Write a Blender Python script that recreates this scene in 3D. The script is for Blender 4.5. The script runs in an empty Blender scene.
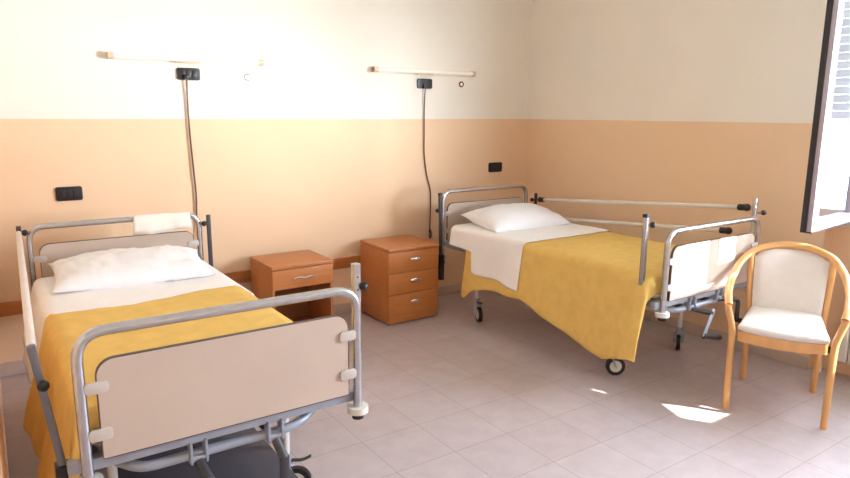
import bpy, bmesh, math, random
from math import sin, cos, pi, radians
from mathutils import Vector, Matrix, noise
random.seed(4)
SC = bpy.context.scene
COL = SC.collection
V = Vector

# ------------------------------------------------------------------ materials
def new_mat(name):
    m = bpy.data.materials.new(name); m.use_nodes = True
    nt = m.node_tree
    return m, nt, nt.nodes['Principled BSDF']

def plain(name, col, rough=0.5, metal=0.0, spec=0.5, var=0.0, scale=20, bump=0.0, bscale=200, stretch=None):
    m, nt, b = new_mat(name)
    b.inputs['Roughness'].default_value = rough
    b.inputs['Metallic'].default_value = metal
    b.inputs['Specular IOR Level'].default_value = spec
    b.inputs['Base Color'].default_value = (*col, 1)
    tc = nt.nodes.new('ShaderNodeTexCoord')
    if var:
        n = nt.nodes.new('ShaderNodeTexNoise'); n.inputs['Scale'].default_value = scale; n.inputs['Detail'].default_value = 4
        src = tc.outputs['Object']
        if stretch:
            mp = nt.nodes.new('ShaderNodeMapping'); mp.inputs['Scale'].default_value = stretch
            nt.links.new(src, mp.inputs['Vector']); src = mp.outputs['Vector']
        nt.links.new(src, n.inputs['Vector'])
        r = nt.nodes.new('ShaderNodeValToRGB')
        r.color_ramp.elements[0].position = 0.3; r.color_ramp.elements[1].position = 0.7
        r.color_ramp.elements[0].color = (*[c * (1 - var) for c in col], 1)
        r.color_ramp.elements[1].color = (*[min(1, c * (1 + var)) for c in col], 1)
        nt.links.new(n.outputs['Fac'], r.inputs['Fac']); nt.links.new(r.outputs['Color'], b.inputs['Base Color'])
    if bump:
        n2 = nt.nodes.new('ShaderNodeTexNoise'); n2.inputs['Scale'].default_value = bscale; n2.inputs['Detail'].default_value = 3
        nt.links.new(tc.outputs['Object'], n2.inputs['Vector'])
        bp = nt.nodes.new('ShaderNodeBump'); bp.inputs['Strength'].default_value = bump; bp.inputs['Distance'].default_value = 0.004
        nt.links.new(n2.outputs['Fac'], bp.inputs['Height']); nt.links.new(bp.outputs['Normal'], b.inputs['Normal'])
    return m

def srgb(r, g, b):
    f = lambda c: (c / 255 / 12.92) if c / 255 <= 0.04045 else ((c / 255 + 0.055) / 1.055) ** 2.4
    return (f(r), f(g), f(b))

BAND = 1.573
def wall_mat():
    m, nt, b = new_mat('painted_wall'); b.inputs['Roughness'].default_value = 0.75; b.inputs['Specular IOR Level'].default_value = 0.25
    g = nt.nodes.new('ShaderNodeNewGeometry'); s = nt.nodes.new('ShaderNodeSeparateXYZ')
    nt.links.new(g.outputs['Position'], s.inputs[0])
    c = nt.nodes.new('ShaderNodeMath'); c.operation = 'GREATER_THAN'; c.inputs[1].default_value = BAND
    nt.links.new(s.outputs['Z'], c.inputs[0])
    n = nt.nodes.new('ShaderNodeTexNoise'); n.inputs['Scale'].default_value = 2.5; n.inputs['Detail'].default_value = 5
    nt.links.new(g.outputs['Position'], n.inputs['Vector'])
    mx = nt.nodes.new('ShaderNodeMix'); mx.data_type = 'RGBA'
    mx.inputs['A'].default_value = (*srgb(239, 206, 172), 1); mx.inputs['B'].default_value = (*srgb(240, 233, 222), 1)
    nt.links.new(c.outputs[0], mx.inputs['Factor'])
    hs = nt.nodes.new('ShaderNodeHueSaturation'); mr = nt.nodes.new('ShaderNodeMapRange')
    mr.inputs['To Min'].default_value = 0.96; mr.inputs['To Max'].default_value = 1.04
    nt.links.new(n.outputs['Fac'], mr.inputs['Value']); nt.links.new(mr.outputs['Result'], hs.inputs['Value'])
    nt.links.new(mx.outputs['Result'], hs.inputs['Color']); nt.links.new(hs.outputs['Color'], b.inputs['Base Color'])
    n2 = nt.nodes.new('ShaderNodeTexNoise'); n2.inputs['Scale'].default_value = 90
    nt.links.new(g.outputs['Position'], n2.inputs['Vector'])
    bp = nt.nodes.new('ShaderNodeBump'); bp.inputs['Strength'].default_value = 0.12; bp.inputs['Distance'].default_value = 0.003
    nt.links.new(n2.outputs['Fac'], bp.inputs['Height']); nt.links.new(bp.outputs['Normal'], b.inputs['Normal'])
    return m

def tile_mat():
    m, nt, b = new_mat('floor_tiles'); b.inputs['Roughness'].default_value = 0.34; b.inputs['Specular IOR Level'].default_value = 0.45
    g = nt.nodes.new('ShaderNodeNewGeometry')
    mp = nt.nodes.new('ShaderNodeMapping'); mp.inputs['Location'].default_value = (-1.764 + 0.3333 * 20, -2.312 + 0.3333 * 20, 0)
    nt.links.new(g.outputs['Position'], mp.inputs['Vector'])
    br = nt.nodes.new('ShaderNodeTexBrick'); br.offset = 0; br.squash = 1
    br.inputs['Scale'].default_value = 1; br.inputs['Brick Width'].default_value = 0.33333; br.inputs['Row Height'].default_value = 0.33333
    br.inputs['Mortar Size'].default_value = 0.0024; br.inputs['Mortar Smooth'].default_value = 0.2; br.inputs['Bias'].default_value = 0
    br.inputs['Color1'].default_value = (*srgb(194, 180, 182), 1); br.inputs['Color2'].default_value = (*srgb(189, 174, 176), 1)
    br.inputs['Mortar'].default_value = (*srgb(164, 148, 145), 1)
    nt.links.new(mp.outputs['Vector'], br.inputs['Vector'])
    n = nt.nodes.new('ShaderNodeTexNoise'); n.inputs['Scale'].default_value = 9; n.inputs['Detail'].default_value = 6; n.inputs['Roughness'].default_value = 0.65
    nt.links.new(g.outputs['Position'], n.inputs['Vector'])
    hs = nt.nodes.new('ShaderNodeHueSaturation'); mr = nt.nodes.new('ShaderNodeMapRange')
    mr.inputs['From Min'].default_value = 0.3; mr.inputs['From Max'].default_value = 0.7
    mr.inputs['To Min'].default_value = 0.91; mr.inputs['To Max'].default_value = 1.07
    nt.links.new(n.outputs['Fac'], mr.inputs['Value']); nt.links.new(mr.outputs['Result'], hs.inputs['Value'])
    nt.links.new(br.outputs['Color'], hs.inputs['Color']); nt.links.new(hs.outputs['Color'], b.inputs['Base Color'])
    bp = nt.nodes.new('ShaderNodeBump'); bp.inputs['Strength'].default_value = 0.2; bp.inputs['Distance'].default_value = 0.002; bp.invert = True
    nt.links.new(br.outputs['Fac'], bp.inputs['Height']); nt.links.new(bp.outputs['Normal'], b.inputs['Normal'])
    return m

def glass_mat(name='pane_glass', ior=1.6, tint=(0.93, 0.97, 1.0)):
    m = bpy.data.materials.new(name); m.use_nodes = True; nt = m.node_tree; nt.nodes.clear()
    o = nt.nodes.new('ShaderNodeOutputMaterial'); mix = nt.nodes.new('ShaderNodeMixShader')
    f = nt.nodes.new('ShaderNodeFresnel')
    gm = nt.nodes.new('ShaderNodeNewGeometry'); mr = nt.nodes.new('ShaderNodeMapRange')
    mr.inputs['To Min'].default_value = ior; mr.inputs['To Max'].default_value = 1 / ior
    nt.links.new(gm.outputs['Backfacing'], mr.inputs['Value']); nt.links.new(mr.outputs['Result'], f.inputs['IOR'])
    t = nt.nodes.new('ShaderNodeBsdfTransparent'); t.inputs['Color'].default_value = (*tint, 1)
    g = nt.nodes.new('ShaderNodeBsdfGlossy'); g.inputs['Roughness'].default_value = 0.0
    nt.links.new(f.outputs[0], mix.inputs[0]); nt.links.new(t.outputs[0], mix.inputs[1]); nt.links.new(g.outputs[0], mix.inputs[2])
    nt.links.new(mix.outputs[0], o.inputs['Surface'])
    return m

def slat_mat():
    m, nt, b = new_mat('shutter_slat'); b.inputs['Base Color'].default_value = (*srgb(196, 196, 204), 1); b.inputs['Roughness'].default_value = .5
    t = nt.nodes.new('ShaderNodeBsdfTranslucent'); t.inputs['Color'].default_value = (*srgb(170, 170, 180), 1)
    mx = nt.nodes.new('ShaderNodeMixShader'); mx.inputs[0].default_value = .5
    nt.links.new(b.outputs[0], mx.inputs[1]); nt.links.new(t.outputs[0], mx.inputs[2])
    nt.links.new(mx.outputs[0], nt.nodes['Material Output'].inputs['Surface'])
    return m

M = dict(
    wall=wall_mat(), tile=tile_mat(), glass=glass_mat(),
    ceil=plain('ceiling_white', srgb(235, 230, 222), 0.8),
    steel=plain('brushed_steel', srgb(196, 196, 200), 0.26, 0.95, var=0.06, scale=30),
    greysteel=plain('grey_enamel', srgb(158, 162, 174), 0.38, 0.25, var=0.08, scale=12),
    darksteel=plain('dark_steel', srgb(78, 76, 80), 0.42, 0.6, var=0.12, scale=15),
    black=plain('black_plastic', srgb(32, 30, 34), 0.4, var=0.1),
    whiteplastic=plain('off_white_plastic', srgb(220, 214, 205), 0.4),
    postgrey=plain('post_grey', srgb(120, 118, 126), 0.4, 0.4),
    underbed_shade=plain('underbed_shade_grey', srgb(84, 82, 92), 0.5, 0.2, var=0.05),
    slat=slat_mat(),
    clip=plain('beige_clip', srgb(196, 184, 176), 0.4),
    railtube=plain('painted_rail', srgb(220, 214, 210), 0.35, 0.1, var=0.04),
    panel=plain('beige_laminate', srgb(195, 175, 160), 0.38, var=0.035, scale=6, bump=0.03, bscale=300),
    edging=plain('brown_edging', srgb(84, 64, 54), 0.45),
    sheet=plain('white_cotton', srgb(247, 243, 242), 0.9, spec=0.1, var=0.02, scale=8, bump=0.25, bscale=60),
    pillow=plain('pillow_cotton', srgb(240, 238, 240), 0.9, spec=0.1, var=0.015, scale=6, bump=0.3, bscale=40),
    cream=plain('cream_cotton', srgb(238, 230, 220), 0.9, spec=0.1, bump=0.3, bscale=50),
    yellow=plain('yellow_wool', srgb(230, 191, 110), 0.85, spec=0.12, var=0.06, scale=14, bump=0.35, bscale=130),
    mattress=plain('mattress_ticking', srgb(222, 210, 204), 0.85, spec=0.1, var=0.03, scale=10, bump=0.15, bscale=50),
    cabinet=plain('cherry_laminate', srgb(190, 120, 66), 0.36, var=0.10, scale=5, stretch=(1.2, 8, 14)),
    cabinet2=plain('cherry_laminate_front', srgb(194, 122, 66), 0.36, var=0.09, scale=5, stretch=(1.2, 8, 14)),
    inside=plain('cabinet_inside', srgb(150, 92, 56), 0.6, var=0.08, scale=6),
    oakrail=plain('wall_rail_wood', srgb(186, 118, 66), 0.42, var=0.12, scale=4, stretch=(1, 8, 14)),
    beech=plain('bent_beech', srgb(222, 168, 108), 0.32, var=0.09, scale=7, stretch=(3, 3, 1)),
    vinyl=plain('pale_upholstery', srgb(226, 220, 216), 0.55, var=0.03, scale=18, bump=0.12, bscale=160),
    chrome=plain('polished_handle', srgb(232, 230, 225), 0.18, 0.9),
    skirting=plain('skirting_tile', srgb(205, 186, 174), 0.4, var=0.05, scale=9),
    lampwhite=plain('lamp_cover', srgb(252, 246, 234), 0.3, var=0.02),
    lampcap=plain('lamp_end_cap', srgb(222, 202, 176), 0.4),
    sashframe=plain('grey_lilac_aluminium', srgb(176, 166, 176), 0.35, 0.3),
    gasket=plain('dark_sash_edge', srgb(36, 30, 36), 0.4),
    radiator=plain('radiator_enamel', srgb(238, 234, 228), 0.3),
    red=plain('dark_red_button', srgb(120, 40, 38), 0.35),
    cord=plain('brown_cord', srgb(96, 66, 56), 0.5),
    mask_grey=plain('sun_mask_grey', srgb(150, 150, 156), 0.8, var=0.08, scale=1),
    facadewin=plain('facade_window', srgb(74, 78, 88), 0.3),
    ground=plain('outside_ground', srgb(150, 165, 150), 0.9, var=0.2, scale=0.3),
)

# ------------------------------------------------------------------ geometry helpers
def BM(): return bmesh.new()

def box(bm, x0, x1, y0, y1, z0, z1, bev=0.0, seg=2):
    t = bmesh.new()
    r = bmesh.ops.create_cube(t, size=1)
    for v in t.verts:
        v.co = V(((x0 + x1) / 2 + v.co.x * (x1 - x0), (y0 + y1) / 2 + v.co.y * (y1 - y0), (z0 + z1) / 2 + v.co.z * (z1 - z0)))
    if bev:
        bmesh.ops.bevel(t, geom=t.edges[:], offset=bev, segments=seg, profile=0.6, affect='EDGES')
    add(bm, t)

def add(bm, t, mat=None):
    me = bpy.data.meshes.new('tmp'); 
    if mat is not None: bmesh.ops.transform(t, matrix=mat, verts=t.verts)
    t.to_mesh(me); t.free(); bm.from_mesh(me); bpy.data.meshes.remove(me)

def fillet(pts, r, n=6):
    pts = [V(p) for p in pts]; out = [pts[0]]
    for i in range(1, len(pts) - 1):
        a, b, c = pts[i - 1], pts[i], pts[i + 1]
        u, w = (a - b), (c - b); rr = min(r, u.length * .49, w.length * .49)
        p, q = b + u.normalized() * rr, b + w.normalized() * rr
        for k in range(n + 1):
            t = k / n; out.append((1 - t) ** 2 * p + 2 * t * (1 - t) * b + t * t * q)
    out.append(pts[-1]); return out

def spline(pts, n=8):
    pts = [V(p) for p in pts]; P = [pts[0] * 2 - pts[1]] + pts + [pts[-1] * 2 - pts[-2]]; out = []
    for i in range(1, len(P) - 2):
        for k in range(n):
            t = k / n; a, b, c, d = P[i - 1], P[i], P[i + 1], P[i + 2]
            out.append(0.5 * ((2 * b) + (c - a) * t + (2 * a - 5 * b + 4 * c - d) * t * t + (3 * b - a - 3 * c + d) * t ** 3))
    out.append(P[-2]); return out

def tube(bm, pts, r, seg=12, r2=None, up=None, sq=False):
    """swept tube; r / r2 section half sizes (may be functions of 0..1); sq = rounded square section"""
    pts = [V(p) for p in pts]; n = len(pts); rings = []
    tan = []
    for i in range(n):
        a = pts[max(i - 1, 0)]; b = pts[min(i + 1, n - 1)]; tan.append((b - a).normalized())
    ref = V(up) if up else (V((0, 0, 1)) if abs(tan[0].z) < 0.9 else V((1, 0, 0)))
    nrm = (ref - tan[0] * ref.dot(tan[0])).normalized()
    for i in range(n):
        if i:
            ax = tan[i - 1].cross(tan[i])
            if ax.length > 1e-7:
                nrm = Matrix.Rotation(tan[i - 1].angle(tan[i]), 3, ax.normalized()) @ nrm
            nrm = (nrm - tan[i] * nrm.dot(tan[i])).normalized()
        bi = tan[i].cross(nrm); t = i / max(1, n - 1)
        ra = r(t) if callable(r) else r; rb = (r2(t) if callable(r2) else r2) if r2 else ra
        ring = []
        for k in range(seg):
            a = 2 * pi * (k + .5) / seg; c, s = cos(a), sin(a)
            if sq:
                e = 0.35; c = math.copysign(abs(c) ** e, c); s = math.copysign(abs(s) ** e, s)
            ring.append(bm.verts.new(pts[i] + nrm * (rb * s) + bi * (ra * c)))
        rings.append(ring)
    for i in range(n - 1):
        for k in range(seg):
            bm.faces.new((rings[i][k], rings[i][(k + 1) % seg], rings[i + 1][(k + 1) % seg], rings[i + 1][k]))
    bm.faces.new(rings[0][::-1]); bm.faces.new(rings[-1])

def cyl(bm, p0, p1, r, seg=16, r2=None):
    p0, p1 = V(p0), V(p1)
    if r2 is None: tube(bm, [p0, p1], r, seg)
    else: tube(bm, [p0, p1], lambda t: r + (r2 - r) * t, seg)

def ball(bm, c, r, seg=14, sz=(1, 1, 1)):
    t = bmesh.new(); bmesh.ops.create_uvsphere(t, u_segments=seg, v_segments=seg // 2 + 2, radius=r)
    for v in t.verts: v.co = V((v.co.x * sz[0], v.co.y * sz[1], v.co.z * sz[2])) + V(c)
    add(bm, t)

def torus(bm, c, R, r, axis='y', seg=24, s2=10):
    c = V(c); rings = []
    for i in range(seg):
        a = 2 * pi * i / seg; ring = []
        for k in range(s2):
            b = 2 * pi * k / s2; d = R + r * cos(b); e = r * sin(b)
            p = {'y': (d * cos(a), e, d * sin(a)), 'x': (e, d * cos(a), d * sin(a)), 'z': (d * cos(a), d * sin(a), e)}[axis]
            ring.append(bm.verts.new(c + V(p)))
        rings.append(ring)
    for i in range(seg):
        for k in range(s2):
            bm.faces.new((rings[i][k], rings[(i + 1) % seg][k], rings[(i + 1) % seg][(k + 1) % s2], rings[i][(k + 1) % s2]))

def rrect(x0, x1, z0, z1, rad, n=6):
    """rounded rectangle outline, rad = (bl, br, tr, tl)"""
    out = []
    for (cx, cz, a0, r) in ((x0 + rad[0], z0 + rad[0], pi, rad[0]), (x1 - rad[1], z0 + rad[1], 1.5 * pi, rad[1]),
                            (x1 - rad[2], z1 - rad[2], 0, rad[2]), (x0 + rad[3], z1 - rad[3], .5 * pi, rad[3])):
        if r < 1e-5: out.append((cx, cz)); continue
        for k in range(n + 1):
            a = a0 + .5 * pi * k / n; out.append((cx + r * cos(a), cz + r * sin(a)))
    return out

def prism_xz(bm, outline, y0, y1, bev=0.0):
    t = bmesh.new()
    a = [t.verts.new((x, y0, z)) for x, z in outline]; b = [t.verts.new((x, y1, z)) for x, z in outline]; n = len(a)
    t.faces.new(a); t.faces.new(b[::-1])
    for i in range(n): t.faces.new((a[i], b[i], b[(i + 1) % n], a[(i + 1) % n]))
    bmesh.ops.recalc_face_normals(t, faces=t.faces)
    if bev:
        es = [e for e in t.edges if all(abs(v.co.y - y0) < 1e-6 for v in e.verts) or all(abs(v.co.y - y1) < 1e-6 for v in e.verts)]
        bmesh.ops.bevel(t, geom=es, offset=bev, segments=2, profile=.6, affect='EDGES')
    add(bm, t)

def ribbon_frame_xz(bm, outline, y0, y1, w):
    """thin rim that follows an outline, w wide outwards"""
    n = len(outline); cx = sum(p[0] for p in outline) / n; cz = sum(p[1] for p in outline) / n
    rings = []
    for i, (x, z) in enumerate(outline):
        a, c = outline[i - 1], outline[(i + 1) % n]
        d = V((c[0] - a[0], c[1] - a[1])); d.normalize(); nr = V((d.y, -d.x))
        o = (x + nr.x * w, z + nr.y * w)
        rings.append([bm.verts.new((x, y0, z)), bm.verts.new((o[0], y0, o[1])), bm.verts.new((o[0], y1, o[1])), bm.verts.new((x, y1, z))])
    for i in range(n):
        p, q = rings[i], rings[(i + 1) % n]
        for k in range(4): bm.faces.new((p[k], p[(k + 1) % 4], q[(k + 1) % 4], q[k]))

# ------------------------------------------------------------------ objects
OFF = {}
def obj(name, bm, mat, parent=None, local=False, angle=40, label=None):
    bmesh.ops.recalc_face_normals(bm, faces=bm.faces)
    if parent is None:
        xs = [v.co for v in bm.verts]
        loc = V(((min(c.x for c in xs) + max(c.x for c in xs)) / 2, (min(c.y for c in xs) + max(c.y for c in xs)) / 2, min(c.z for c in xs)))
    else:
        loc = V((0, 0, 0)) if local else OFF[parent.name]
    bmesh.ops.translate(bm, vec=-loc, verts=bm.verts)
    me = bpy.data.meshes.new(name); bm.to_mesh(me); bm.free()
    for p in me.polygons: p.use_smooth = True
    me.set_sharp_from_angle(angle=radians(angle))
    me.materials.append(mat)
    o = bpy.data.objects.new(name, me); COL.objects.link(o)
    if parent is None: o.location = loc; OFF[o.name] = loc
    else: o.parent = parent; OFF[o.name] = OFF[parent.name]
    if label: o['label'] = label
    return o

def tag(o, label, cat, group=None):
    o['label'] = label; o['category'] = cat
    if group: o['group'] = group
    return o

def thing(name, loc, label, cat, group=None, rotz=0):
    o = bpy.data.objects.new(name, None); COL.objects.link(o); o.empty_display_size = .1
    o.location = loc; o.rotation_euler = (0, 0, rotz); OFF[o.name] = V(loc)
    return tag(o, label, cat, group)

def struct(name, bm, mat, parent=None, angle=30):
    o = obj(name, bm, mat, parent, angle=angle)
    if parent is None: o['kind'] = 'structure'
    return o

# ------------------------------------------------------------------ the room
XR, YB, XL, YL, ZC = 4.30, 4.60, -0.042, 2.1, 3.0     # right wall, back wall, left wall, its near end, ceiling
XF, YF = -1.4, -3.0                                    # the part of the room behind the camera
b = BM(); box(b, XF - .2, XR + .5, YF - .2, YB + .2, -.1, 0); struct('floor', b, M['tile'])
b = BM(); box(b, XF - .2, XR + .5, YF - .2, YB + .2, ZC, ZC + .15); struct('ceiling', b, M['ceil'])
b = BM(); box(b, XF - .2, XR + .5, YB, YB + .2, 0, ZC); struct('wall_back', b, M['wall'])
b = BM(); box(b, XF, XL, YL, YB, 0, ZC); struct('wall_left', b, M['wall'])
b = BM(); box(b, XF - .2, XF, YF, YL, 0, ZC); struct('wall_side', b, M['wall'])
b = BM(); box(b, XF - .2, XR + .5, YF - .2, YF, 0, ZC); struct('wall_front', b, M['wall'])
# right wall with the radiator niche, the window and a balcony opening nearer the camera
WY0, WY1, WZ0, WZ1 = -0.36, 1.80, 1.00, 2.60
WT = .16
NI = XR + .11
b = BM()
box(b, XR, XR + WT, 1.88, YB, 0, ZC)                    # beyond the window
box(b, XR, XR + WT, WY1, 1.88, .96, ZC)
box(b, NI, XR + WT, WY0 - .08, 1.88, 0, .96)                  # niche back
box(b, XR, XR + WT, WY0 - .08, WY1, WZ1, ZC)                  # lintel
box(b, XR, XR + WT, WY0 - .08, WY0, .96, WZ1)
box(b, XR, XR + WT, YF, WY0 - .08, 0, ZC)
struct('wall_right', b, M['wall'])
b = BM(); box(b, XR - .03, XR + WT, WY0 - .02, WY1 + .02, .96, WZ0, .006); struct('trim_2', b, M['ceil'])      # window sill
b = BM(); box(b, XL, XR, YB - .012, YB, 0, .085, .003); struct('baseboard_back', b, M['skirting'])
b = BM(); box(b, XR - .012, XR, 1.88, YB - .012, 0, .085, .003); struct('baseboard_right', b, M['skirting'])
b = BM(); box(b, XL, 2.50, YB - .024, YB, .385, .47, .004); struct('trim_1', b, M['oakrail'])            # wooden bump rail

# window frame, shutter and the opened sash
b = BM()
fx0, fx1 = XR + .06, XR + .11
box(b, fx0, fx1, WY0, WY0 + .05, WZ0, WZ1, .004); box(b, fx0, fx1, WY1 - .05, WY1, WZ0, WZ1, .004)
box(b, fx0, fx1, WY0, WY1, WZ0, WZ0 + .05, .004); box(b, fx0, fx1, WY0, WY1, WZ1 - .05, WZ1, .004)
box(b, fx0, fx1, 1.02, 1.09, WZ0, WZ1, .004)
win = struct('window_1', b, M['sashframe'])
b = BM()
for k in range(19):
    z = 1.60 + .05 * k; box(b, XR + .128, XR + .142, 1.06, WY1, z, z + .0485, .006)
obj('roller_shutter', b, M['slat'], win)
ca = radians(5.2)
Rm = Matrix.Translation((4.325, 1.785, 0)) @ Matrix.Rotation(ca, 4, 'Z')
SW, SZ0, SZ1, TH = .66, 1.0, 2.50, .052
def sash_box(bm, x0, x1, y0, y1, z0, z1, bev=.003):
    t = BM(); box(t, x0, x1, y0, y1, z0, z1, bev); add(bm, t, Rm)
b = BM(); fw = .075
sash_box(b, -SW, -SW + fw, -TH, 0, SZ0, SZ1); sash_box(b, -fw, 0, -TH, 0, SZ0, SZ1)
sash_box(b, -SW + fw, -fw, -TH, 0, SZ0, SZ0 + fw * .7); sash_box(b, -SW + fw, -fw, -TH, 0, SZ1 - fw, SZ1)
sash = obj('sash', b, M['sashframe'], win)
b = BM(); sash_box(b, -SW - .007, -SW, -TH * .5, .003, SZ0 - .006, SZ1, .001)
sash_box(b, -SW, 0, -TH - .003, .003, SZ0 - .008, SZ0, .001); obj('sash_edge', b, M['gasket'], win)
b = BM(); sash_box(b, -SW + fw - .004, -fw + .004, -.032, -.020, SZ0 + fw * .7, SZ1 - fw + .004, 0); obj('pane', b, M['glass'], win)
b = BM()
for k in range(2): sash_box(b, -.02, .012, -TH * .5 - .012, -TH * .5 + .012, 1.12 + k * 1.15, 1.21 + k * 1.15, .003)
obj('hinge', b, M['gasket'], win)

# ------------------------------------------------------------------ hospital beds
def crank(bed, x, y, z, kind):
    c = BM()
    box(c, x - .028, x - .020, y - .014, y + .03, z - .035, z + .04, .002); box(c, x + .020, x + .028, y - .014, y + .03, z - .035, z + .04, .002)
    cyl(c, (x - .03, y, z - .02), (x + .03, y, z - .02), .011)
    cb = obj('crank', c, M['greysteel'], bed)
    if kind == 'down':
        c = BM(); cyl(c, (x, y - .005, z - .03), (x + .012, y - .05, z - .085), .016); obj('crank_hub', c, M['darksteel'], cb)
        c = BM(); tube(c, [(x + .012, y - .05, z - .075), (x + .006, y - .055, z - .28)], .018, 8, .006, up=(0, 1, 0)); obj('crank_arm', c, M['darksteel'], cb)
        c = BM(); cyl(c, (x + .006, y - .055, z - .27), (x + .006, y - .14, z - .27), .014); obj('crank_grip', c, M['black'], cb)
    elif kind == 'plate':
        c = BM(); cyl(c, (x, y - .005, z - .03), (x + .015, y - .07, z - .075), .016); obj('crank_hub', c, M['darksteel'], cb)
        c = BM(); tube(c, [(x + .005, y - .075, z - .075), (x + .17, y - .08, z - .15)], .02, 8, .006, up=(0, 1, 0)); obj('crank_arm', c, M['greysteel'], cb)
        c = BM(); cyl(c, (x + .165, y - .08, z - .148), (x + .165, y - .16, z - .148), .014); obj('crank_grip', c, M['black'], cb)
    elif kind == 'fold':
        c = BM(); tube(c, fillet([(x, y, z - .03), (x + .08, y - .09, z - .05)], .02), .014, 10); obj('crank_hub', c, M['darksteel'], cb)
        c = BM(); tube(c, [(x + .095, y - .085, z - .03), (x - .01, y - .10, z - .17)], .016, 8, .007, up=(0, 1, 0)); obj('crank_arm', c, M['greysteel'], cb)
        c = BM(); cyl(c, (x - .01, y - .10, z - .165), (x + .13, y - .115, z - .195), .016); obj('crank_grip', c, M['darksteel'], cb)
    else:
        c = BM(); tube(c, fillet([(x, y, z - .03), (x + .12, y - .06, z - .035), (x + .10, y - .07, z - .16)], .03), .013, 10); obj('crank_arm', c, M['darksteel'], cb)
        c = BM(); cyl(c, (x + .095, y - .065, z - .155), (x + .15, y - .085, z - .175), .016); obj('crank_grip', c, M['black'], cb)

def bed_end(bed, cx, y, sgn, ztop, names, zb, panel_z):
    """tubular end with laminate panel; sgn -1 = foot (outside is -y)"""
    hw = .45; r = .0165
    b = BM(); tube(b, fillet([(cx - hw, y, zb), (cx - hw, y, ztop), (cx + hw, y, ztop), (cx + hw, y, zb)], .085, 8), r, 14)
    obj(names + '_frame', b, M['steel'], bed)
    ol = rrect(cx - .405, cx + .41, panel_z[0], panel_z[1], (.004, .004, .05, .05))
    b = BM(); prism_xz(b, ol, y - .007, y + .007)
    pn = obj(names + '_panel', b, M['panel'], bed)
    b = BM(); ribbon_frame_xz(b, ol, y - .0075, y + .0075, .0028); obj('panel_edging', b, M['edging'], pn, label='dark brown edging strip')
    h = panel_z[1] - panel_z[0]
    for sx in (-1, 1):
        for f in (.26, .74):
            z = panel_z[0] + h * f
            b = BM(); prism_xz(b, rrect(min(cx + sx * .375, cx + sx * .440), max(cx + sx * .375, cx + sx * .440), z - .0185, z + .0185, (.012,) * 4, 4), y - .015, y - .008, .0015)
            obj('panel_clip', b, M['clip'], bed)
    b = BM(); box(b, cx - (.50 if sgn < 0 else .445), cx + .445, y + (.012 if sgn < 0 else -.042), y + (.052 if sgn < 0 else -.012), .566, .604, .005)
    obj(names + '_beam', b, M['greysteel'], bed)
    for sx in (-1, 1):
        b = BM(); cyl(b, (cx + sx * hw, y, zb - .005), (cx + sx * hw, y, zb + .02), .039, 20)
        bp = obj('bumper', b, M['whiteplastic'], bed)
        b = BM(); cyl(b, (cx + sx * hw, y, zb - .028), (cx + sx * hw, y, zb - .005), .022, 16); obj('bumper_cap', b, M['black'], bp)

def caster(bed, x, y, ang):
    b = BM(); cyl(b, (x, y, .16), (x, y, .56), .017); obj('bed_leg', b, M['railtube'], bed)
    d = V((cos(ang), sin(ang), 0)); q = V((-d.y, d.x, 0)); w = V((x, y, .062)) + d * .045
    b = BM(); cyl(b, (x, y, .135), (x, y, .185), .024)
    for s in (-1, 1):
        tube(b, fillet([V((x, y, .14)) + q * s * .021, V((x, y, .12)) + q * s * .021 + d * .02, w + q * s * .021], .02, 4), .006, 8, .014, up=q)
    f = obj('caster', b, M['greysteel'], bed)
    b = BM(); tube(b, [w - q * .013, w + q * .013], .060, 28); obj('caster_wheel', b, M['black'], f)
    b = BM(); tube(b, [w - q * .0145, w + q * .0145], .038, 20); obj('wheel_hub', b, M['whiteplastic'], f)
    b = BM(); tube(b, fillet([V((x, y, .155)), V((x, y, .155)) + d * .07, V((x, y, .175)) + d * .105], .02, 4), .012, 8, .005, up=(0, 0, 1)); obj('brake_lever', b, M['darksteel'], f)

def rail_post(bed, base, top, mat, knob=None, cap=True, w=.013, holes=False):
    b = BM(); tube(b, [base, top], w, 12, w, up=(0, 1, 0), sq=True)
    p = obj('rail_post', b, mat, bed)
    base, top = V(base), V(top)
    if cap:
        b = BM(); d = (top - base).normalized(); tube(b, [top - d * .004, top + d * .014], w + .002, 12, w + .002, up=(0, 1, 0), sq=True); obj('post_cap', b, M['black'], p)
    if knob:
        t, dx, dy = knob; c = base + (top - base) * t
        b = BM(); cyl(b, c, c + V((dx, dy, 0)), .006); ball(b, c + V((dx, dy, 0)) * 1.25, .017); obj('rail_knob', b, M['black'], p)
    if holes:
        for k in range(5):
            b = BM(); c = base + (top - base) * (.55 + .09 * k); cyl(b, c + V((0, -w - .001, 0)), c + V((0, -w + .004, 0)), .0035, 8)
            obj('adjustment_hole', b, M['darksteel'], p)

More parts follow.
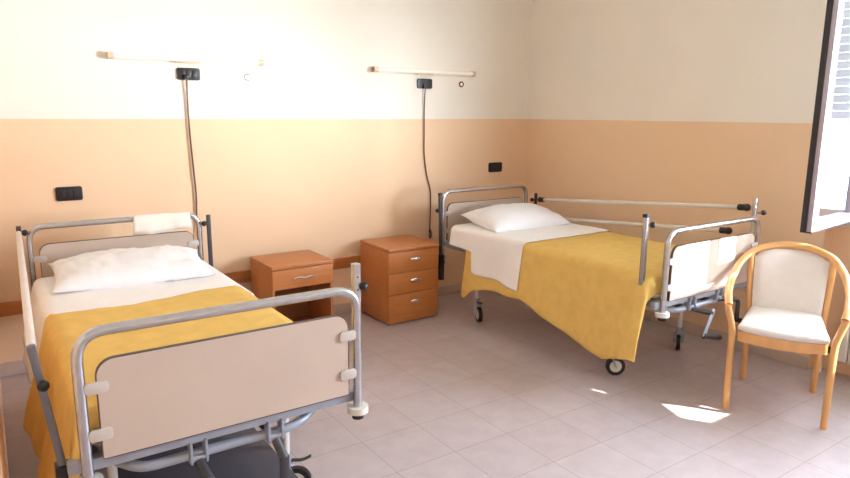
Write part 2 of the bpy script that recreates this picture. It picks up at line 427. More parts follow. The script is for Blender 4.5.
def make_bed(cx, yf, yh, label):
    bed = thing('hospital_bed', (cx, (yf + yh) / 2, 0), label, 'bed', 'hospital beds')
    bed_end(bed, cx, yf, -1, 1.0, 'footboard', .53, (.606, .912))
    bed_end(bed, cx, yh, 1, 1.005, 'headboard', .45, (.606, .905))
    for sx in (-1, 1):
        b = BM(); box(b, cx + sx * .425 - .015, cx + sx * .425 + .015, yf + .043, yh - .043, .555, .60, .004); obj('side_beam', b, M['greysteel'], bed)
    b = BM(); box(b, cx - .405, cx + .405, yf + .06, yh - .06, .575, .598, .004); obj('mattress_platform', b, M['railtube'], bed)
    b = BM(); tube(b, fillet([(cx - .36, yf + .10, .535), (cx - .30, yf + .03, .522), (cx + .24, yf + .03, .522), (cx + .36, yf + .13, .56)], .09), .017, 12)
    obj('lower_tube', b, M['greysteel'], bed)
    for y in (yf + .44, yh - .32):
        b = BM(); box(b, cx - .41, cx + .41, y - .02, y + .02, .53, .575, .004); obj('cross_member', b, M['greysteel'], bed)
        for sx in (-1, 1): caster(bed, cx + (.39 if sx > 0 and cx > 2 else sx * .335), y, (radians(-35) if sx < 0 or cx < 2 else radians(35)) if y < 3 else radians(-110))
    b = BM(); cyl(b, (cx - .13, yf + .05, .505), (cx - .13, yf + 1.0, .50), .014); cyl(b, (cx + .13, yf + .05, .505), (cx + .13, yf + 1.3, .50), .014)
    obj('crank_shaft', b, M['darksteel'], bed)
    return bed

C1, F1, H1 = 0.616, 2.00, 4.03
C2, F2, H2 = 3.474, 2.10, 4.18
bed1 = make_bed(C1, F1, H1, 'steel hospital bed along the left wall with its large beige footboard facing the viewer')
crank(bed1, C1 - .13, F1 + .01, .535, 'plate'); crank(bed1, C1 + .13, F1 + .01, .535, 'down')
rail_post(bed1, (.112, F1 + .10, .54), (.062, F1 + .10, .955), M['postgrey'], (.72, .004, -.022), cap=False, w=.0115)
rail_post(bed1, (C1 + .503, F1 + .10, .52), (C1 + .503, F1 + .10, 1.065), M['steel'], (.84, .020, -.012), cap=False, w=.015, holes=True)
rail_post(bed1, (.125, H1 - .03, .54), (.125, H1 - .03, 1.02), M['darksteel'], (.93, .02, -.02), cap=False, w=.012)
rail_post(bed1, (C1 + .50, H1 - .03, .50), (C1 + .50, H1 - .03, 1.0), M['darksteel'], (.90, -.025, -.01), cap=False, w=.012)
b = BM(); tube(b, [(.122, H1 - .05, .985), (.064, F1 + .115, .945)], .0135, 14); obj('side_rail', b, M['railtube'], bed1, label='long off-white side rail tube')

bed2 = make_bed(C2, F2, H2, 'steel hospital bed in the far right corner with its side rail raised along the wall')
crank(bed2, C2 - .17, F2 + .01, .55, 'fold'); crank(bed2, C2 + .10, F2 + .01, .565, 'hook')
rail_post(bed2, (C2 - .515, F2 + .10, .54), (C2 - .515, F2 + .10, 1.075), M['steel'], (.91, .035, -.01), w=.0135)
rail_post(bed2, (C2 + .50, F2 + .06, .54), (C2 + .50, F2 + .06, 1.11), M['steel'], (.84, .05, -.02), w=.013, cap=False)
rail_post(bed2, (C2 + .53, H2 - .04, .50), (C2 + .53, H2 - .04, .935), M['darksteel'], (.88, -.045, -.01), w=.011, cap=False)
rail_post(bed2, (C2 - .475, H2 - .02, .30), (C2 - .49, H2 - .02, .985), M['darksteel'], (.82, -.03, -.01), w=.013)
for (z0, z1, xa, ya) in ((.885, 1.048, .49, F2 + .11), (.725, .888, .46, F2 + .20)):
    a, c = V((C2 + .53, H2 - .10, z0)), V((C2 + xa, ya, z1)); d = (c - a).normalized()
    b = BM(); tube(b, [a, c], .015, 12); r_ = obj('side_rail', b, M['railtube'], bed2, label='long off-white side rail tube')
    for e, s in ((a, -1), (c, 1)):
        b = BM(); tube(b, [e - d * s * .05, e + d * s * .012], .021, 14); ball(b, e + d * s * .005, .024); obj('rail_end', b, M['black'], r_)
b = BM(); box(b, C2 - .50, C2 - .46, H2 - .045, H2 + .0, .29, .50, .005); obj('rail_bracket', b, M['black'], bed2)

for y in (F1 + .44, H1 - .32):
    b = BM(); box(b, C1 - .335, C1 + .335, y - .015, y + .015, .165, .195, .004); obj('chassis_bar', b, M['greysteel'], bed1)
b = BM(); box(b, C1 - .30, C1 + .285, F1 + .10, H1 - .30, .196, .215, .006); obj('underbed_shade_plate', b, M['underbed_shade'], bed1, label='dark grey plate added as shade under the bed frame')  # added plate, its dark grey stands in for shade under the bed
b = BM(); box(b, .088, .128, F1 + .08, F1 + .13, .48, .57, .005); obj('rail_bracket', b, M['black'], bed1)

# ------------------------------------------------------------------ bedding
def ez(t): t = max(0, min(1, t)); return t * t * (3 - 2 * t)
def lerp(tab, x):
    if x <= tab[0][0]: return tab[0][1]
    for (a, va), (c, vc) in zip(tab, tab[1:]):
        if x <= c: return va + (vc - va) * (x - a) / (c - a)
    return tab[-1][1]

def mattress(cx, y0, y1, label):
    b = BM(); box(b, cx - .425, cx + .425, y0, y1, .598, .725, .035, 4)
    o = tag(obj('mattress', b, M['mattress']), label, 'mattress', 'hospital mattresses')
    b = BM()
    for z in (.625, .70): tube(b, [p + V((0, 0, 0)) for p in fillet([(cx - .427, y0 + .1, z), (cx - .427, y0 - .002, z), (cx + .427, y0 - .002, z), (cx + .427, y1 + .002, z), (cx - .427, y1 + .002, z), (cx - .427, y0 + .1, z)], .035, 5)], .004, 6)
    obj('piping', b, M['sheet'], o)
mattress(C1, F1 + .06, H1 - .05, 'white mattress under the bedding of the bed along the left wall')
mattress(C2, F2 + .06, H2 - .13, 'white mattress under the bedding of the bed in the far corner')

def drape(name, mat, y0, y1, xl, xr, zt, hl, hr, ny=90, nx=36, nh=26, slope=(.12, .12), amp=.012, freq=9, seed=0, foot=0.0, thick=.005, edge=None, skew=None, wr=.004, out=None):
    """cloth lying over a mattress with hanging sides; hl / hr give the hang as a function of y"""
    b = BM(); r = .04; rows = []
    nf = 7 if foot else 0
    for j in range(-nf, ny + 1):
        if j < 0: yy = y0; q = -j / nf; zd = foot * q; yo = -.016 * sin(min(1, q * 2) * pi / 2)
        else: yy = y0 + (y1 - y0) * j / ny; zd = 0; yo = 0
        row = []
        def side(s, H, sgn, xe):
            a1 = pi / 2 - slope[0 if sgn < 0 else 1]; al = r * a1
            if s < al: a = s / r; x = r * sin(a); z = -r + r * cos(a)
            else: t = s - al; x = r * sin(a1) + t * sin(pi / 2 - a1); z = -r + r * cos(a1) - t * cos(pi / 2 - a1)
            k = ez(s / max(H, .05)); kk = ez(s / .5); f = amp * kk * (sin(freq * yy + seed) + .5 * sin(freq * 2.3 * yy + seed * 2.1) + .8 * noise.noise((yy * 5, s * 3, seed)))
            x += f + (out(yy, s) if out and sgn < 0 else 0)
            return V((xe + sgn * x, yy + yo + (skew(yy) * k if skew else 0), zt + z - zd * (1 - .6 * k)))
        for i in range(nh, 0, -1):
            H = max(.02, hl(yy) - zd * .4); row.append(side(H * i / nh, H, -1, xl))
        for i in range(nx + 1):
            x = xl + (xr - xl) * i / nx
            e = edge(x) * ez((yy - (y1 - .3)) / .3) if edge else 0
            w = wr * noise.noise((x * 7, yy * 5, seed)) + wr * .6 * noise.noise((x * 16, yy * 13, seed + 4))
            row.append(V((x, yy + yo + e, zt - zd + w + wr * .5)))
        for i in range(1, nh + 1):
            H = max(.02, hr(yy) - zd * .4); row.append(side(H * i / nh, H, 1, xr))
        rows.append([b.verts.new(p) for p in row])
    for a, c in zip(rows, rows[1:]):
        for i in range(len(a) - 1): b.faces.new((a[i], a[i + 1], c[i + 1], c[i]))
    o = obj(name, b, mat, angle=180)
    m = o.modifiers.new('thickness', 'SOLIDIFY'); m.thickness = thick; m.offset = 1
    return o

# bed by the left wall: white sheet at the head, yellow blanket over the rest
o = drape('bed_sheet', M['sheet'], 3.10, H1 - .07, C1 - .415, C1 + .415, .731, lambda y: .36, lambda y: .10, slope=(.26, .10), amp=.010, seed=1, wr=.004)
tag(o, 'white sheet spread below the pillow on the bed along the left wall', 'sheet', 'bed sheets')
o = drape('blanket', M['yellow'], F1 + .055, 3.19, C1 - .415, C1 + .392, .742, lambda y: lerp([(2.05, .46), (2.5, .55), (3.2, .50)], y), lambda y: .055,
          slope=(.22, .08), amp=.022, freq=10, seed=2.2, foot=.10, edge=lambda x: -.06 + .06 * (x - .2) / .8 + .02 * sin(x * 9), wr=.004)
tag(o, 'yellow blanket on the bed along the left wall, behind the large beige footboard', 'blanket', 'yellow blankets')
# bed in the corner: yellow blanket with the white sheet turned over it
hem2 = [(2.2, .49), (2.30, .53), (2.45, .588), (2.7, .55), (2.9, .475), (3.2, .40), (3.6, .43), (3.72, .46), (3.80, .54), (3.86, .53)]
o = drape('blanket', M['yellow'], F2 + .075, 3.84, C2 - .415, C2 + .415, .736, lambda y: lerp(hem2, y), lambda y: .12, ny=120,
          slope=(.10, .05), amp=.020, freq=7, seed=5.1, foot=.10, wr=.003, out=lambda y, s: .07 * math.exp(-((y - 2.18) / .16) ** 2) * ez(s / .07))
tag(o, 'yellow blanket hanging low over the near side of the corner bed', 'blanket', 'yellow blankets')
o = drape('bed_sheet', M['sheet'], 3.22, H2 - .14, C2 - .424, C2 + .418, .748, lambda y: lerp([(3.22, .36), (3.45, .34), (3.70, .345), (3.735, .33), (3.765, .18), (4.0, .17), (4.15, .15)], y), lambda y: .12, ny=110,
          slope=(.10, .05), amp=.020, freq=7, seed=5.1, wr=.004, edge=None)
tag(o, 'white sheet folded over the yellow blanket at the pillow end of the corner bed', 'sheet', 'bed sheets')

def pillow(cx, cy, cz, w, d, h, rx, rz, seed, label, rough=.010):
    b = BM(); n = 44; m = 26; top, bot = [], []
    def P(u, v, s):
        pinch = 1 - .07 * (1 - abs(v) ** 2.2) * abs(u) ** 4; pinch2 = 1 - .10 * (1 - abs(u) ** 2.2) * abs(v) ** 4
        x = u * w / 2 * pinch; y = v * d / 2 * pinch2
        k = max(0, (1 - abs(u) ** 2.6)) ** .55 * max(0, (1 - abs(v) ** 2.4)) ** .6
        z = s * h / 2 * k * (1.15 if s > 0 else .8)
        f = noise.noise((x * 7 + seed, y * 9, s)) * rough + noise.noise((x * 22 + seed, y * 15 + x * 12, s + 3)) * rough * .7
        f += rough * .8 * abs(u) ** 3 * sin(v * 9 + seed)
        return V((x, y, z + f * min(1, k * 2.2)))
    for i in range(n + 1):
        u = -1 + 2 * i / n; u = math.copysign(abs(u) ** .8, u)
        top.append([]); bot.append([])
        for j in range(m + 1):
            v = -1 + 2 * j / m; v = math.copysign(abs(v) ** .8, v)
            a = b.verts.new(P(u, v, 1)); top[-1].append(a)
            edge = i in (0, n) or j in (0, m)
            bot[-1].append(a if edge else b.verts.new(P(u, v, -1)))
    for i in range(n):
        for j in range(m):
            b.faces.new((top[i][j], top[i + 1][j], top[i + 1][j + 1], top[i][j + 1]))
            try: b.faces.new((bot[i][j], bot[i][j + 1], bot[i + 1][j + 1], bot[i + 1][j]))
            except ValueError: pass
    bmesh.ops.transform(b, matrix=Matrix.Translation((cx, cy, cz)) @ Matrix.Rotation(rz, 4, 'Z') @ Matrix.Rotation(rx, 4, 'X'), verts=b.verts)
    o = obj('pillow', b, M['pillow'], angle=180)
    return tag(o, label, 'pillow', 'white pillows')
pillow(.610, 3.70, .785, .78, .46, .155, radians(7), radians(-4), 2.0, 'wrinkled white pillow on the bed along the left wall', .013)
pillow(3.47, 3.80, .797, .77, .47, .19, radians(8), radians(-3), 7.3, 'plump white pillow on the corner bed', .007)

# cloth over the left headboard
b = BM(); rows = []
prof = [(-.028, -.105), (-.027, -.07), (-.025, -.035), (-.021, -.004), (-.013, .017), (0, .023), (.013, .017), (.021, -.004), (.024, -.04), (.026, -.09)]
for i in range(29):
    t = i / 28; x = .695 + .315 * t; row = []
    for k, (dy, dz) in enumerate(prof):
        wv = .010 * noise.noise((x * 14, k * .5, 2)) + .006 * sin(x * 30 + k * .4)
        row.append(b.verts.new((x + (.012 * (k - 5) / 5 if i == 0 else 0), H1 + dy + (wv if k < 3 or k > 7 else 0) * (1 if k < 3 else -1) - (.004 if k < 3 else 0), 1.005 + dz * (.80 + .08 * sin(t * 5)) + (.003 * noise.noise((x * 20, k, 5)) if k in (4, 5, 6) else 0))))
    rows.append(row)
for a, c in zip(rows, rows[1:]):
    for k in range(len(prof) - 1): b.faces.new((a[k], a[k + 1], c[k + 1], c[k]))
o = obj('cloth', b, M['cream'], angle=180); md = o.modifiers.new('thickness', 'SOLIDIFY'); md.thickness = .004; md.offset = 0
tag(o, 'small cream cloth draped over the headboard tube of the left bed', 'cloth')

# ------------------------------------------------------------------ bedside furniture
def pull(cx, y, z, w, parent, mat):
    b = BM()
    for k in range(2):
        cyl(b, (cx + (k - .5) * w * .7, y, z), (cx + (k - .5) * w * .7, y - .018, z), .004, 8)
    pts = [(cx - w / 2 + w * i / 12, y - .018 - .006 * sin(pi * i / 12), z) for i in range(13)]
    tube(b, pts, lambda t: .004 + .010 * sin(pi * t) ** .6, 10, lambda t: .003 + .003 * sin(pi * t), up=(0, 1, 0)); 
    obj('handle', b, mat, parent, label='silver oval handle')

x0, x1, y0, y1 = 2.466, 2.930, 4.10, 4.545
cab = thing('bedside_cabinet', ((x0 + x1) / 2, (y0 + y1) / 2, 0), 'wooden bedside cabinet with three drawers and silver handles beside the corner bed', 'cabinet', 'bedside cabinets')
b = BM(); box(b, x0, x1, y0 + .02, y1, .015, .582, .002); obj('carcass', b, M['cabinet'], cab)
b = BM(); box(b, x0 - .004, x1 + .004, y0 - .006, y1, .582, .612, .010, 3); obj('cabinet_top', b, M['cabinet'], cab)
b = BM(); box(b, x0 + .012, x1 - .012, y0 + .012, y0 + .03, .012, .082, .002); obj('plinth', b, M['cabinet'], cab)
for k, (za, zb) in enumerate(((.415, .578), (.246, .411), (.085, .242))):
    b = BM(); box(b, x0 + .001, x1 - .001, y0, y0 + .02, za, zb, .003); d = obj('drawer', b, M['cabinet2'], cab)
    pull((x0 + x1) / 2 + .005, y0, zb - .062, .10, d, M['chrome'])
for fx in (x0 + .03, x1 - .03):
    for fy in (y0 + .05, y1 - .03):
        b = BM(); cyl(b, (fx, fy, 0), (fx, fy, .016), .014); obj('foot', b, M['black'], cab)

x0, x1, y0, y1 = 1.546, 2.0, 4.10, 4.52
ns = thing('bedside_table', ((x0 + x1) / 2, (y0 + y1) / 2, 0), 'low wooden bedside table with one drawer above an open shelf, beside the left bed', 'cabinet', 'bedside cabinets')
b = BM(); box(b, x0 - .002, x1 + .004, y0 - .006, y1, .566, .59, .004); obj('table_top', b, M['cabinet'], ns)
for xs in (x0, x1 - .018):
    b = BM(); box(b, xs, xs + .018, y0 + .004, y1, 0, .566, .002); obj('side_panel', b, M['cabinet'], ns)
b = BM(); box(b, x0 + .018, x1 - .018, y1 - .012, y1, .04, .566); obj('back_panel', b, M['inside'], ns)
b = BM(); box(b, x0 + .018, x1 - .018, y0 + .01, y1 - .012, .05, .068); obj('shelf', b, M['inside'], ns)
b = BM(); box(b, x0 + .018, x1 - .018, y0 + .02, y0 + .036, 0, .05); obj('plinth', b, M['cabinet'], ns)
b = BM(); box(b, x0 + .001, x1 - .001, y0 - .004, y0 + .014, .425, .562, .003); d = obj('drawer', b, M['cabinet2'], ns)
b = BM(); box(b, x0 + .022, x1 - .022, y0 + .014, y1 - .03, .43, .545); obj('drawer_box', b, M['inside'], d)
b = BM(); cx = (x0 + x1) / 2
for s in (-1, 1): cyl(b, (cx + s * .06, y0 - .004, .498), (cx + s * .06, y0 - .024, .498), .005, 8)
tube(b, spline([(cx - .075, y0 - .022, .494), (cx - .045, y0 - .028, .503), (cx, y0 - .028, .497), (cx + .045, y0 - .028, .503), (cx + .075, y0 - .022, .494)], 5), .0065, 8)
obj('handle', b, M['chrome'], d, label='wavy silver bar handle')

# ------------------------------------------------------------------ wall fittings
def wall_lamp(x0, x1, z, label):
    t = thing('wall_lamp', ((x0 + x1) / 2, YB, z - .03), label, 'lamp', 'tube lamps over the beds')
    b = BM(); box(b, x0 + .02, x1 - .02, YB - .022, YB, z - .022, z + .022, .003); obj('lamp_base', b, M['lampwhite'], t)
    b = BM(); tube(b, [(x0 + .03, YB - .045, z), (x1 - .03, YB - .045, z)], .019, 18); obj('diffuser', b, M['lampwhite'], t)
    for a, c in ((x0, x0 + .035), (x1 - .035, x1)):
        b = BM(); tube(b, [(a, YB - .045, z), (c, YB - .045, z)], .0215, 18); box(b, a, c, YB - .045, YB, z - .02, z + .02, .003); obj('end_cap', b, M['lampcap'], t)
    b = BM(); box(b, (x0 + x1) / 2 - .10, (x0 + x1) / 2 + .06, YB - .06, YB - .018, z - .027, z - .017, .003); obj('underside_strip', b, M['lampcap'], t)  # tan strip under the middle of the lamp
wall_lamp(.712, 1.715, 1.964, 'long white tube lamp on the wall above the left bed')
wall_lamp(2.612, 3.622, 1.957, 'long white tube lamp on the wall nearer the room corner')

def socket(cx, cz, w, h, n, label, group):
    t = thing('wall_socket', (cx, YB, cz - h / 2), label, 'socket', group)
    b = BM(); prism_xz(b, rrect(cx - w / 2, cx + w / 2, cz - h / 2, cz + h / 2, (.014,) * 4, 5), YB - .014, YB, .004); obj('socket_plate', b, M['black'], t)
    for k in range(n):
        x = cx + (k - (n - 1) / 2) * .036
        b = BM(); box(b, x - .015, x + .015, YB - .018, YB - .0142, cz - .024, cz + .024, .002)
        f = obj('socket_module', b, M['gasket'], t)
        b = BM()
        for q in (-.014, 0, .014): cyl(b, (x, YB - .0190, cz + q), (x, YB - .0178, cz + q), .003, 8)
        obj('pin_hole', b, M['darksteel'], f)
socket(1.206, 1.868, .152, .080, 3, 'black socket plate just under the left tube lamp, with a cord hanging from it', 'black socket plates')
socket(3.120, 1.862, .148, .080, 3, 'black socket plate under the right tube lamp, with a cord hanging from it', 'black socket plates')
socket(.433, 1.112, .150, .088, 3, 'black socket plate low on the wall above the left headboard', 'black socket plates')
socket(3.915, 1.135, .155, .088, 3, 'black socket plate low on the wall near the room corner', 'black socket plates')

t = thing('power_cord', (1.2, YB - .02, .62), 'thin dark cord hanging from the left socket plate down behind the left bed', 'cord', 'cords hanging down the wall')
b = BM(); box(b, 1.186 - .016, 1.186 + .016, YB - .034, YB - .0195, 1.836, 1.864, .004); obj('plug', b, M['black'], t)
b = BM(); tube(b, spline([(1.187, YB - .028, 1.838), (1.186, YB - .016, 1.70), (1.189, YB - .012, 1.49), (1.199, YB - .012, 1.25), (1.206, YB - .012, 1.05), (1.20, YB - .012, .85), (1.215, YB - .016, .62)], 10), .0055, 8); obj('cord', b, M['cord'], t)
b = BM(); tube(b, spline([(1.181, YB - .026, 1.838), (1.180, YB - .016, 1.70), (1.180, YB - .012, 1.49), (1.188, YB - .012, 1.25), (1.196, YB - .012, 1.05), (1.19, YB - .012, .85), (1.18, YB - .016, .62)], 10), .003, 8); obj('cord', b, M['lampcap'], t)
t = thing('power_cord', (3.15, YB - .02, .545), 'thin dark cord with an inline switch hanging between the cabinet and the corner bed', 'cord', 'cords hanging down the wall')
b = BM(); box(b, 3.113 - .016, 3.113 + .016, YB - .034, YB - .0195, 1.826, 1.854, .004); obj('plug', b, M['black'], t)
b = BM(); tube(b, spline([(3.113, YB - .028, 1.828), (3.114, YB - .014, 1.66), (3.116, YB - .012, 1.45), (3.118, YB - .012, 1.27), (3.145, YB - .012, 1.10), (3.184, YB - .012, .96), (3.186, YB - .012, .80), (3.180, YB - .012, .60)], 10), .0048, 8); obj('cord', b, M['cord'], t)
b = BM(); tube(b, spline([(3.180, YB - .016, .62), (3.186, YB - .018, .58), (3.182, YB - .016, .545)], 6), .011, 10); obj('cord_switch', b, M['cord'], t)

def button(x, z, rim, label):
    t = thing('call_button', (x, YB, z - .025), label, 'button', 'round call buttons')
    b = BM(); torus(b, (x, YB - .004, z), .020, .006); obj('rim', b, rim, t)
    b = BM(); cyl(b, (x, YB + .003, z), (x, YB - .006, z), .019); obj('button_face', b, M['lampwhite'], t)
button(1.612, 1.862, M['steel'], 'small round call button under the right end of the left tube lamp')
button(3.508, 1.868, M['red'], 'small dark red call button under the right end of the right tube lamp')

# ------------------------------------------------------------------ armchair (local axes: x = along its front, y = towards its back)
ch = thing('armchair', (3.645, 1.747, 0), 'bent beech armchair with pale upholstered seat and back below the open window', 'chair', rotz=math.atan2(-.905, .427))
hoop = [(-.268, -.262, .602), (-.280, -.20, .640), (-.288, -.08, .668), (-.283, .06, .705), (-.258, .17, .762), (-.20, .255, .822), (-.10, .305, .856), (0, .318, .866)]
hoop = hoop + [(-x, y, z) for x, y, z in hoop[-2::-1]]
b = BM(); tube(b, spline(hoop, 8), .0205, 14, .018, up=(0, 0, 1)); obj('arm_hoop', b, M['beech'], ch, local=True)
for s in (-1, 1):
    b = BM(); tube(b, spline([(s * .236, -.248, 0), (s * .238, -.246, .2), (s * .240, -.243, .40), (s * .243, -.243, .47), (s * .258, -.248, .535), (s * .270, -.258, .585), (s * .269, -.262, .604)], 6), .0175, 14, .017, up=(0, 1, 0)); obj('front_leg', b, M['beech'], ch, local=True)
    b = BM(); tube(b, spline([(s * .188, .262, 0), (s * .192, .232, .25), (s * .196, .222, .45), (s * .206, .236, .65), (s * .212, .243, .812)], 6), .0165, 14, .019, up=(0, 1, 0)); obj('rear_leg', b, M['beech'], ch, local=True)
def seat_outline(k, grow=0.0):
    out = []
    for i in range(15):
        t = -1 + 2 * i / 14; out.append((t * (.212 + grow), -.226 - grow - .050 * (1 - t * t)))
    for i in range(9):
        t = 1 - 2 * i / 8; out.append((t * (.180 + grow), .215 + grow + .012 * (1 - t * t)))
    return out
b = BM(); ol = seat_outline(0)
a = [b.verts.new((x, y, .398)) for x, y in ol]; c = [b.verts.new((x, y, .455)) for x, y in ol]; n = len(ol)
b.faces.new(a); b.faces.new(c)
for i in range(n): b.faces.new((a[i], a[(i + 1) % n], c[(i + 1) % n], c[i]))
obj('seat_frame', b, M['beech'], ch, local=True)
b = BM(); rings = []
for (z, g) in ((.455, -.004), (.462, .004), (.475, .006), (.487, .0), (.496, -.018), (.503, -.05), (.508, -.10), (.510, -.16)):
    rings.append([b.verts.new((x, y, z)) for x, y in seat_outline(0, g)])
for p, q in zip(rings, rings[1:]):
    for i in range(n): b.faces.new((p[i], p[(i + 1) % n], q[(i + 1) % n], q[i]))
b.faces.new(rings[0]); b.faces.new(rings[-1])
obj('seat_cushion', b, M['vinyl'], ch, local=True, angle=60)
b = BM(); F, B_ = [], []
NU, NV = 16, 14
for i in range(NU + 1):
    u = -1 + 2 * i / NU; F.append([]); B_.append([])
    for j in range(NV + 1):
        v = j / NV; hwid = .178 + .014 * v
        ztop = .838 - .05 * u ** 4
        z = .452 + (ztop - .452) * v
        yc = .205 + .055 * v ** 1.4 + .045 * (1 - u * u) * v - .008 * sin(pi * v)
        k = (max(0, 1 - u ** 6)) ** .5 * (max(0, 1 - (2 * v - 1) ** 8)) ** .5
        F[-1].append(b.verts.new((u * hwid, yc - .016 * k - .004, z))); B_[-1].append(b.verts.new((u * hwid, yc + .012 * k + .004, z)))
for i in range(NU):
    for j in range(NV):
        b.faces.new((F[i][j], F[i + 1][j], F[i + 1][j + 1], F[i][j + 1])); b.faces.new((B_[i][j], B_[i][j + 1], B_[i + 1][j + 1], B_[i + 1][j]))
for i in range(NU):
    for j in (0, NV): b.faces.new((F[i][j], F[i + 1][j], B_[i + 1][j], B_[i][j]))
for j in range(NV):
    for i in (0, NU): b.faces.new((F[i][j], F[i][j + 1], B_[i][j + 1], B_[i][j]))
obj('back_cushion', b, M['vinyl'], ch, local=True, angle=60)

# ------------------------------------------------------------------ radiator in the niche
rad = thing('radiator', (XR + .02, 1.05, 0), 'white ribbed radiator in the wall niche below the window, behind the armchair', 'radiator')
for k in range(20):
    y = 1.71 - .06 * k
    b = BM(); box(b, XR - .03, XR + .07, y - .052, y, .12, .64, .014, 3); obj('radiator_rib', b, M['radiator'], rad)
for z in (.16, .62):
    b = BM(); cyl(b, (XR + .02, 1.73, z), (XR + .02, .52, z), .018); obj('radiator_header', b, M['radiator'], rad)
b = BM(); tube(b, fillet([(XR + .025, 1.74, .16), (XR + .025, 1.82, .16), (XR + .025, 1.82, 0)], .03), .011, 10); obj('pipe', b, M['radiator'], rad)
b = BM(); cyl(b, (XR + .025, 1.73, .16), (XR + .025, 1.785, .16), .022); obj('valve', b, M['darksteel'], rad)

# ------------------------------------------------------------------ outside (seen only as a reflection in the open pane)
b = BM(); box(b, XR + 2, 24, -44, 30, -4.2, -4.0); o = struct('ground_outside', b, M['ground'])
o['kind'] = 'structure'
# unseen slab added to mask the sun, its gaps shaped to the sun patches
from mathutils.geometry import delaunay_2d_cdt
SUN = V((.70, -1.10, .90)); SLZ = 4.5
def lift(p): p = V(p); q = p + SUN * ((SLZ - p.z) / SUN.z); return (q.x, q.y)
gaps = [[lift(q) for q in g] for g in (
    ((3.11, 2.20, 0), (2.99, 1.87, 0), (3.09, 1.775, 0), (3.30, 1.775, 0), (3.20, 2.16, 0)),
    ((3.09, 2.1, .60), (3.80, 2.1, .60), (3.80, 2.1, .915), (3.09, 2.1, .915)),
    ((2.898, 2.45, 0), (2.882, 2.44, 0), (2.92, 2.33, 0), (2.94, 2.335, 0)))]
outer = [(XR + WT, -6.0), (7.4, -6.0), (7.4, .2), (XR + WT, .2)]
vs = [V(p) for p in outer]; es = [(i, (i + 1) % 4) for i in range(4)]
for g in gaps:
    k = len(vs); vs += [V(p) for p in g]; es += [(k + i, k + (i + 1) % len(g)) for i in range(len(g))]
vo, eo, fo, _, _, _ = delaunay_2d_cdt(vs, es, [], 0, 1e-5)
def inside(p, g):
    c = False
    for (xa, ya), (xb, yb) in zip(g, g[1:] + g[:1]):
        if (ya > p[1]) != (yb > p[1]) and p[0] < (xb - xa) * (p[1] - ya) / (yb - ya) + xa: c = not c
    return c
b = BM(); vv = [b.verts.new((p.x, p.y, SLZ)) for p in vo]
for fc in fo:
    ctr = ((sum(vo[i].x for i in fc)) / 3, (sum(vo[i].y for i in fc)) / 3)
    if not any(inside(ctr, g) for g in gaps): b.faces.new([vv[i] for i in fc])
ex = bmesh.ops.extrude_face_region(b, geom=b.faces[:])
bmesh.ops.translate(b, vec=(0, 0, .02), verts=[e for e in ex['geom'] if isinstance(e, bmesh.types.BMVert)])
o = struct('sun_mask_slab', b, M['mask_grey'])  # out of view, added only to shape the sunlight

# ------------------------------------------------------------------ light
w = bpy.data.worlds.new('sky'); SC.world = w; w.use_nodes = True; nt = w.node_tree
bg = nt.nodes['Background']
SKY, GLOW, SIG = 35.0, 108.0, .18
# hazy sky: pale blue overhead, plus a warm glow at the horizon, added to brighten the back wall
tc = nt.nodes.new('ShaderNodeTexCoord'); dt = nt.nodes.new('ShaderNodeVectorMath'); dt.operation = 'DOT_PRODUCT'
dt.inputs[1].default_value = V((.456, -.888, -.085)).normalized()
nt.links.new(tc.outputs['Generated'], dt.inputs[0])
def mth(op, a, b_):
    n = nt.nodes.new('ShaderNodeMath'); n.operation = op
    for k, x in enumerate((a, b_)):
        if isinstance(x, (int, float)): n.inputs[k].default_value = x
        else: nt.links.new(x, n.inputs[k])
    return n.outputs[0]
g = mth('EXPONENT', mth('MULTIPLY', mth('SUBTRACT', dt.outputs['Value'], 1.0), 1 / SIG ** 2), 0)
mx = nt.nodes.new('ShaderNodeMix'); mx.data_type = 'RGBA'; mx.blend_type = 'ADD'; mx.inputs['Factor'].default_value = 1
mx.inputs['A'].default_value = (SKY * .73, SKY * .87, SKY * 1.03, 1)
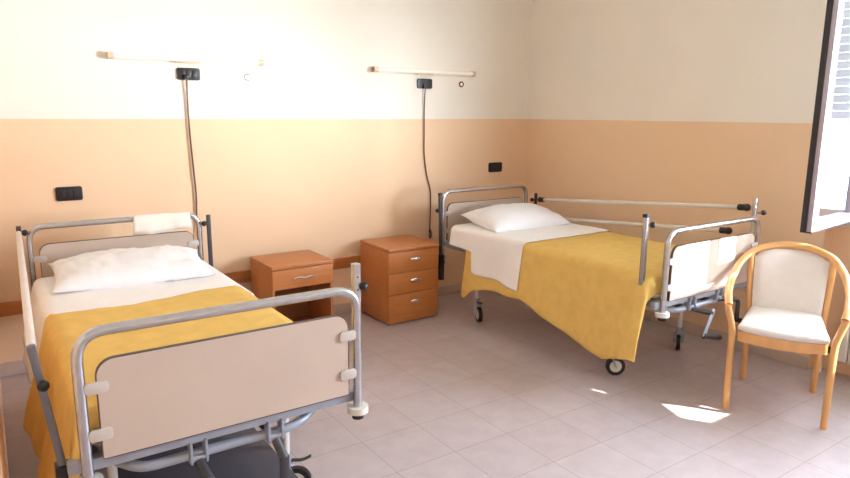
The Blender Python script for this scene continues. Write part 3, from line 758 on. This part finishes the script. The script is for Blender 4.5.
gl = nt.nodes.new('ShaderNodeVectorMath'); gl.operation = 'SCALE'; gl.inputs[0].default_value = (GLOW * 1.0, GLOW * .97, GLOW * .91)
nt.links.new(g, gl.inputs['Scale']); nt.links.new(gl.outputs[0], mx.inputs['B'])
nt.links.new(mx.outputs['Result'], bg.inputs['Color']); bg.inputs['Strength'].default_value = 1.0
def portal(y0, y1, z0, z1):
    l = bpy.data.lights.new('window_portal', 'AREA'); l.shape = 'RECTANGLE'; l.size = z1 - z0; l.size_y = y1 - y0; l.cycles.is_portal = True
    o = bpy.data.objects.new('window_portal', l); COL.objects.link(o); o.location = (XR + WT - .005, (y0 + y1) / 2, (z0 + z1) / 2); o.rotation_euler = (0, pi / 2, 0)
portal(WY0, WY1, WZ0, WZ1)
s = bpy.data.lights.new('sun', 'SUN'); s.energy = 22.0; s.angle = radians(.14); s.color = (1, .95, .86)
so = bpy.data.objects.new('sun', s); COL.objects.link(so); so.location = (8, -4, 6)
so.rotation_euler = (-SUN).to_track_quat('-Z', 'Y').to_euler()

# ------------------------------------------------------------------ camera
f, yaw, hor, roll = 648.0, radians(34.31), 113.23, radians(.355)
p = math.atan((239 - hor) / f)
fwd = V((sin(yaw) * cos(p), cos(yaw) * cos(p), -sin(p))); right = V((cos(yaw), -sin(yaw), 0)); up = right.cross(fwd)
r1 = right * cos(roll) + up * sin(roll); u1 = -right * sin(roll) + up * cos(roll)
cam = bpy.data.cameras.new('camera'); cam.sensor_width = 36; cam.lens = f / 850 * 36; cam.clip_start = .02
co = bpy.data.objects.new('camera', cam); COL.objects.link(co)
mw = Matrix.Identity(4)
for i in range(3): mw[i][0], mw[i][1], mw[i][2] = r1[i], u1[i], -fwd[i]
mw.translation = V((0, 0, 1.62)); co.matrix_world = mw
SC.camera = co
SC.view_settings.view_transform = 'Standard'; SC.view_settings.look = 'None'; SC.view_settings.gamma = 1.0
SC.view_settings.use_curve_mapping = False; SC.view_settings.exposure = 0.14
SC.cycles.use_denoising = True; SC.cycles.max_bounces = 16; SC.cycles.diffuse_bounces = 8
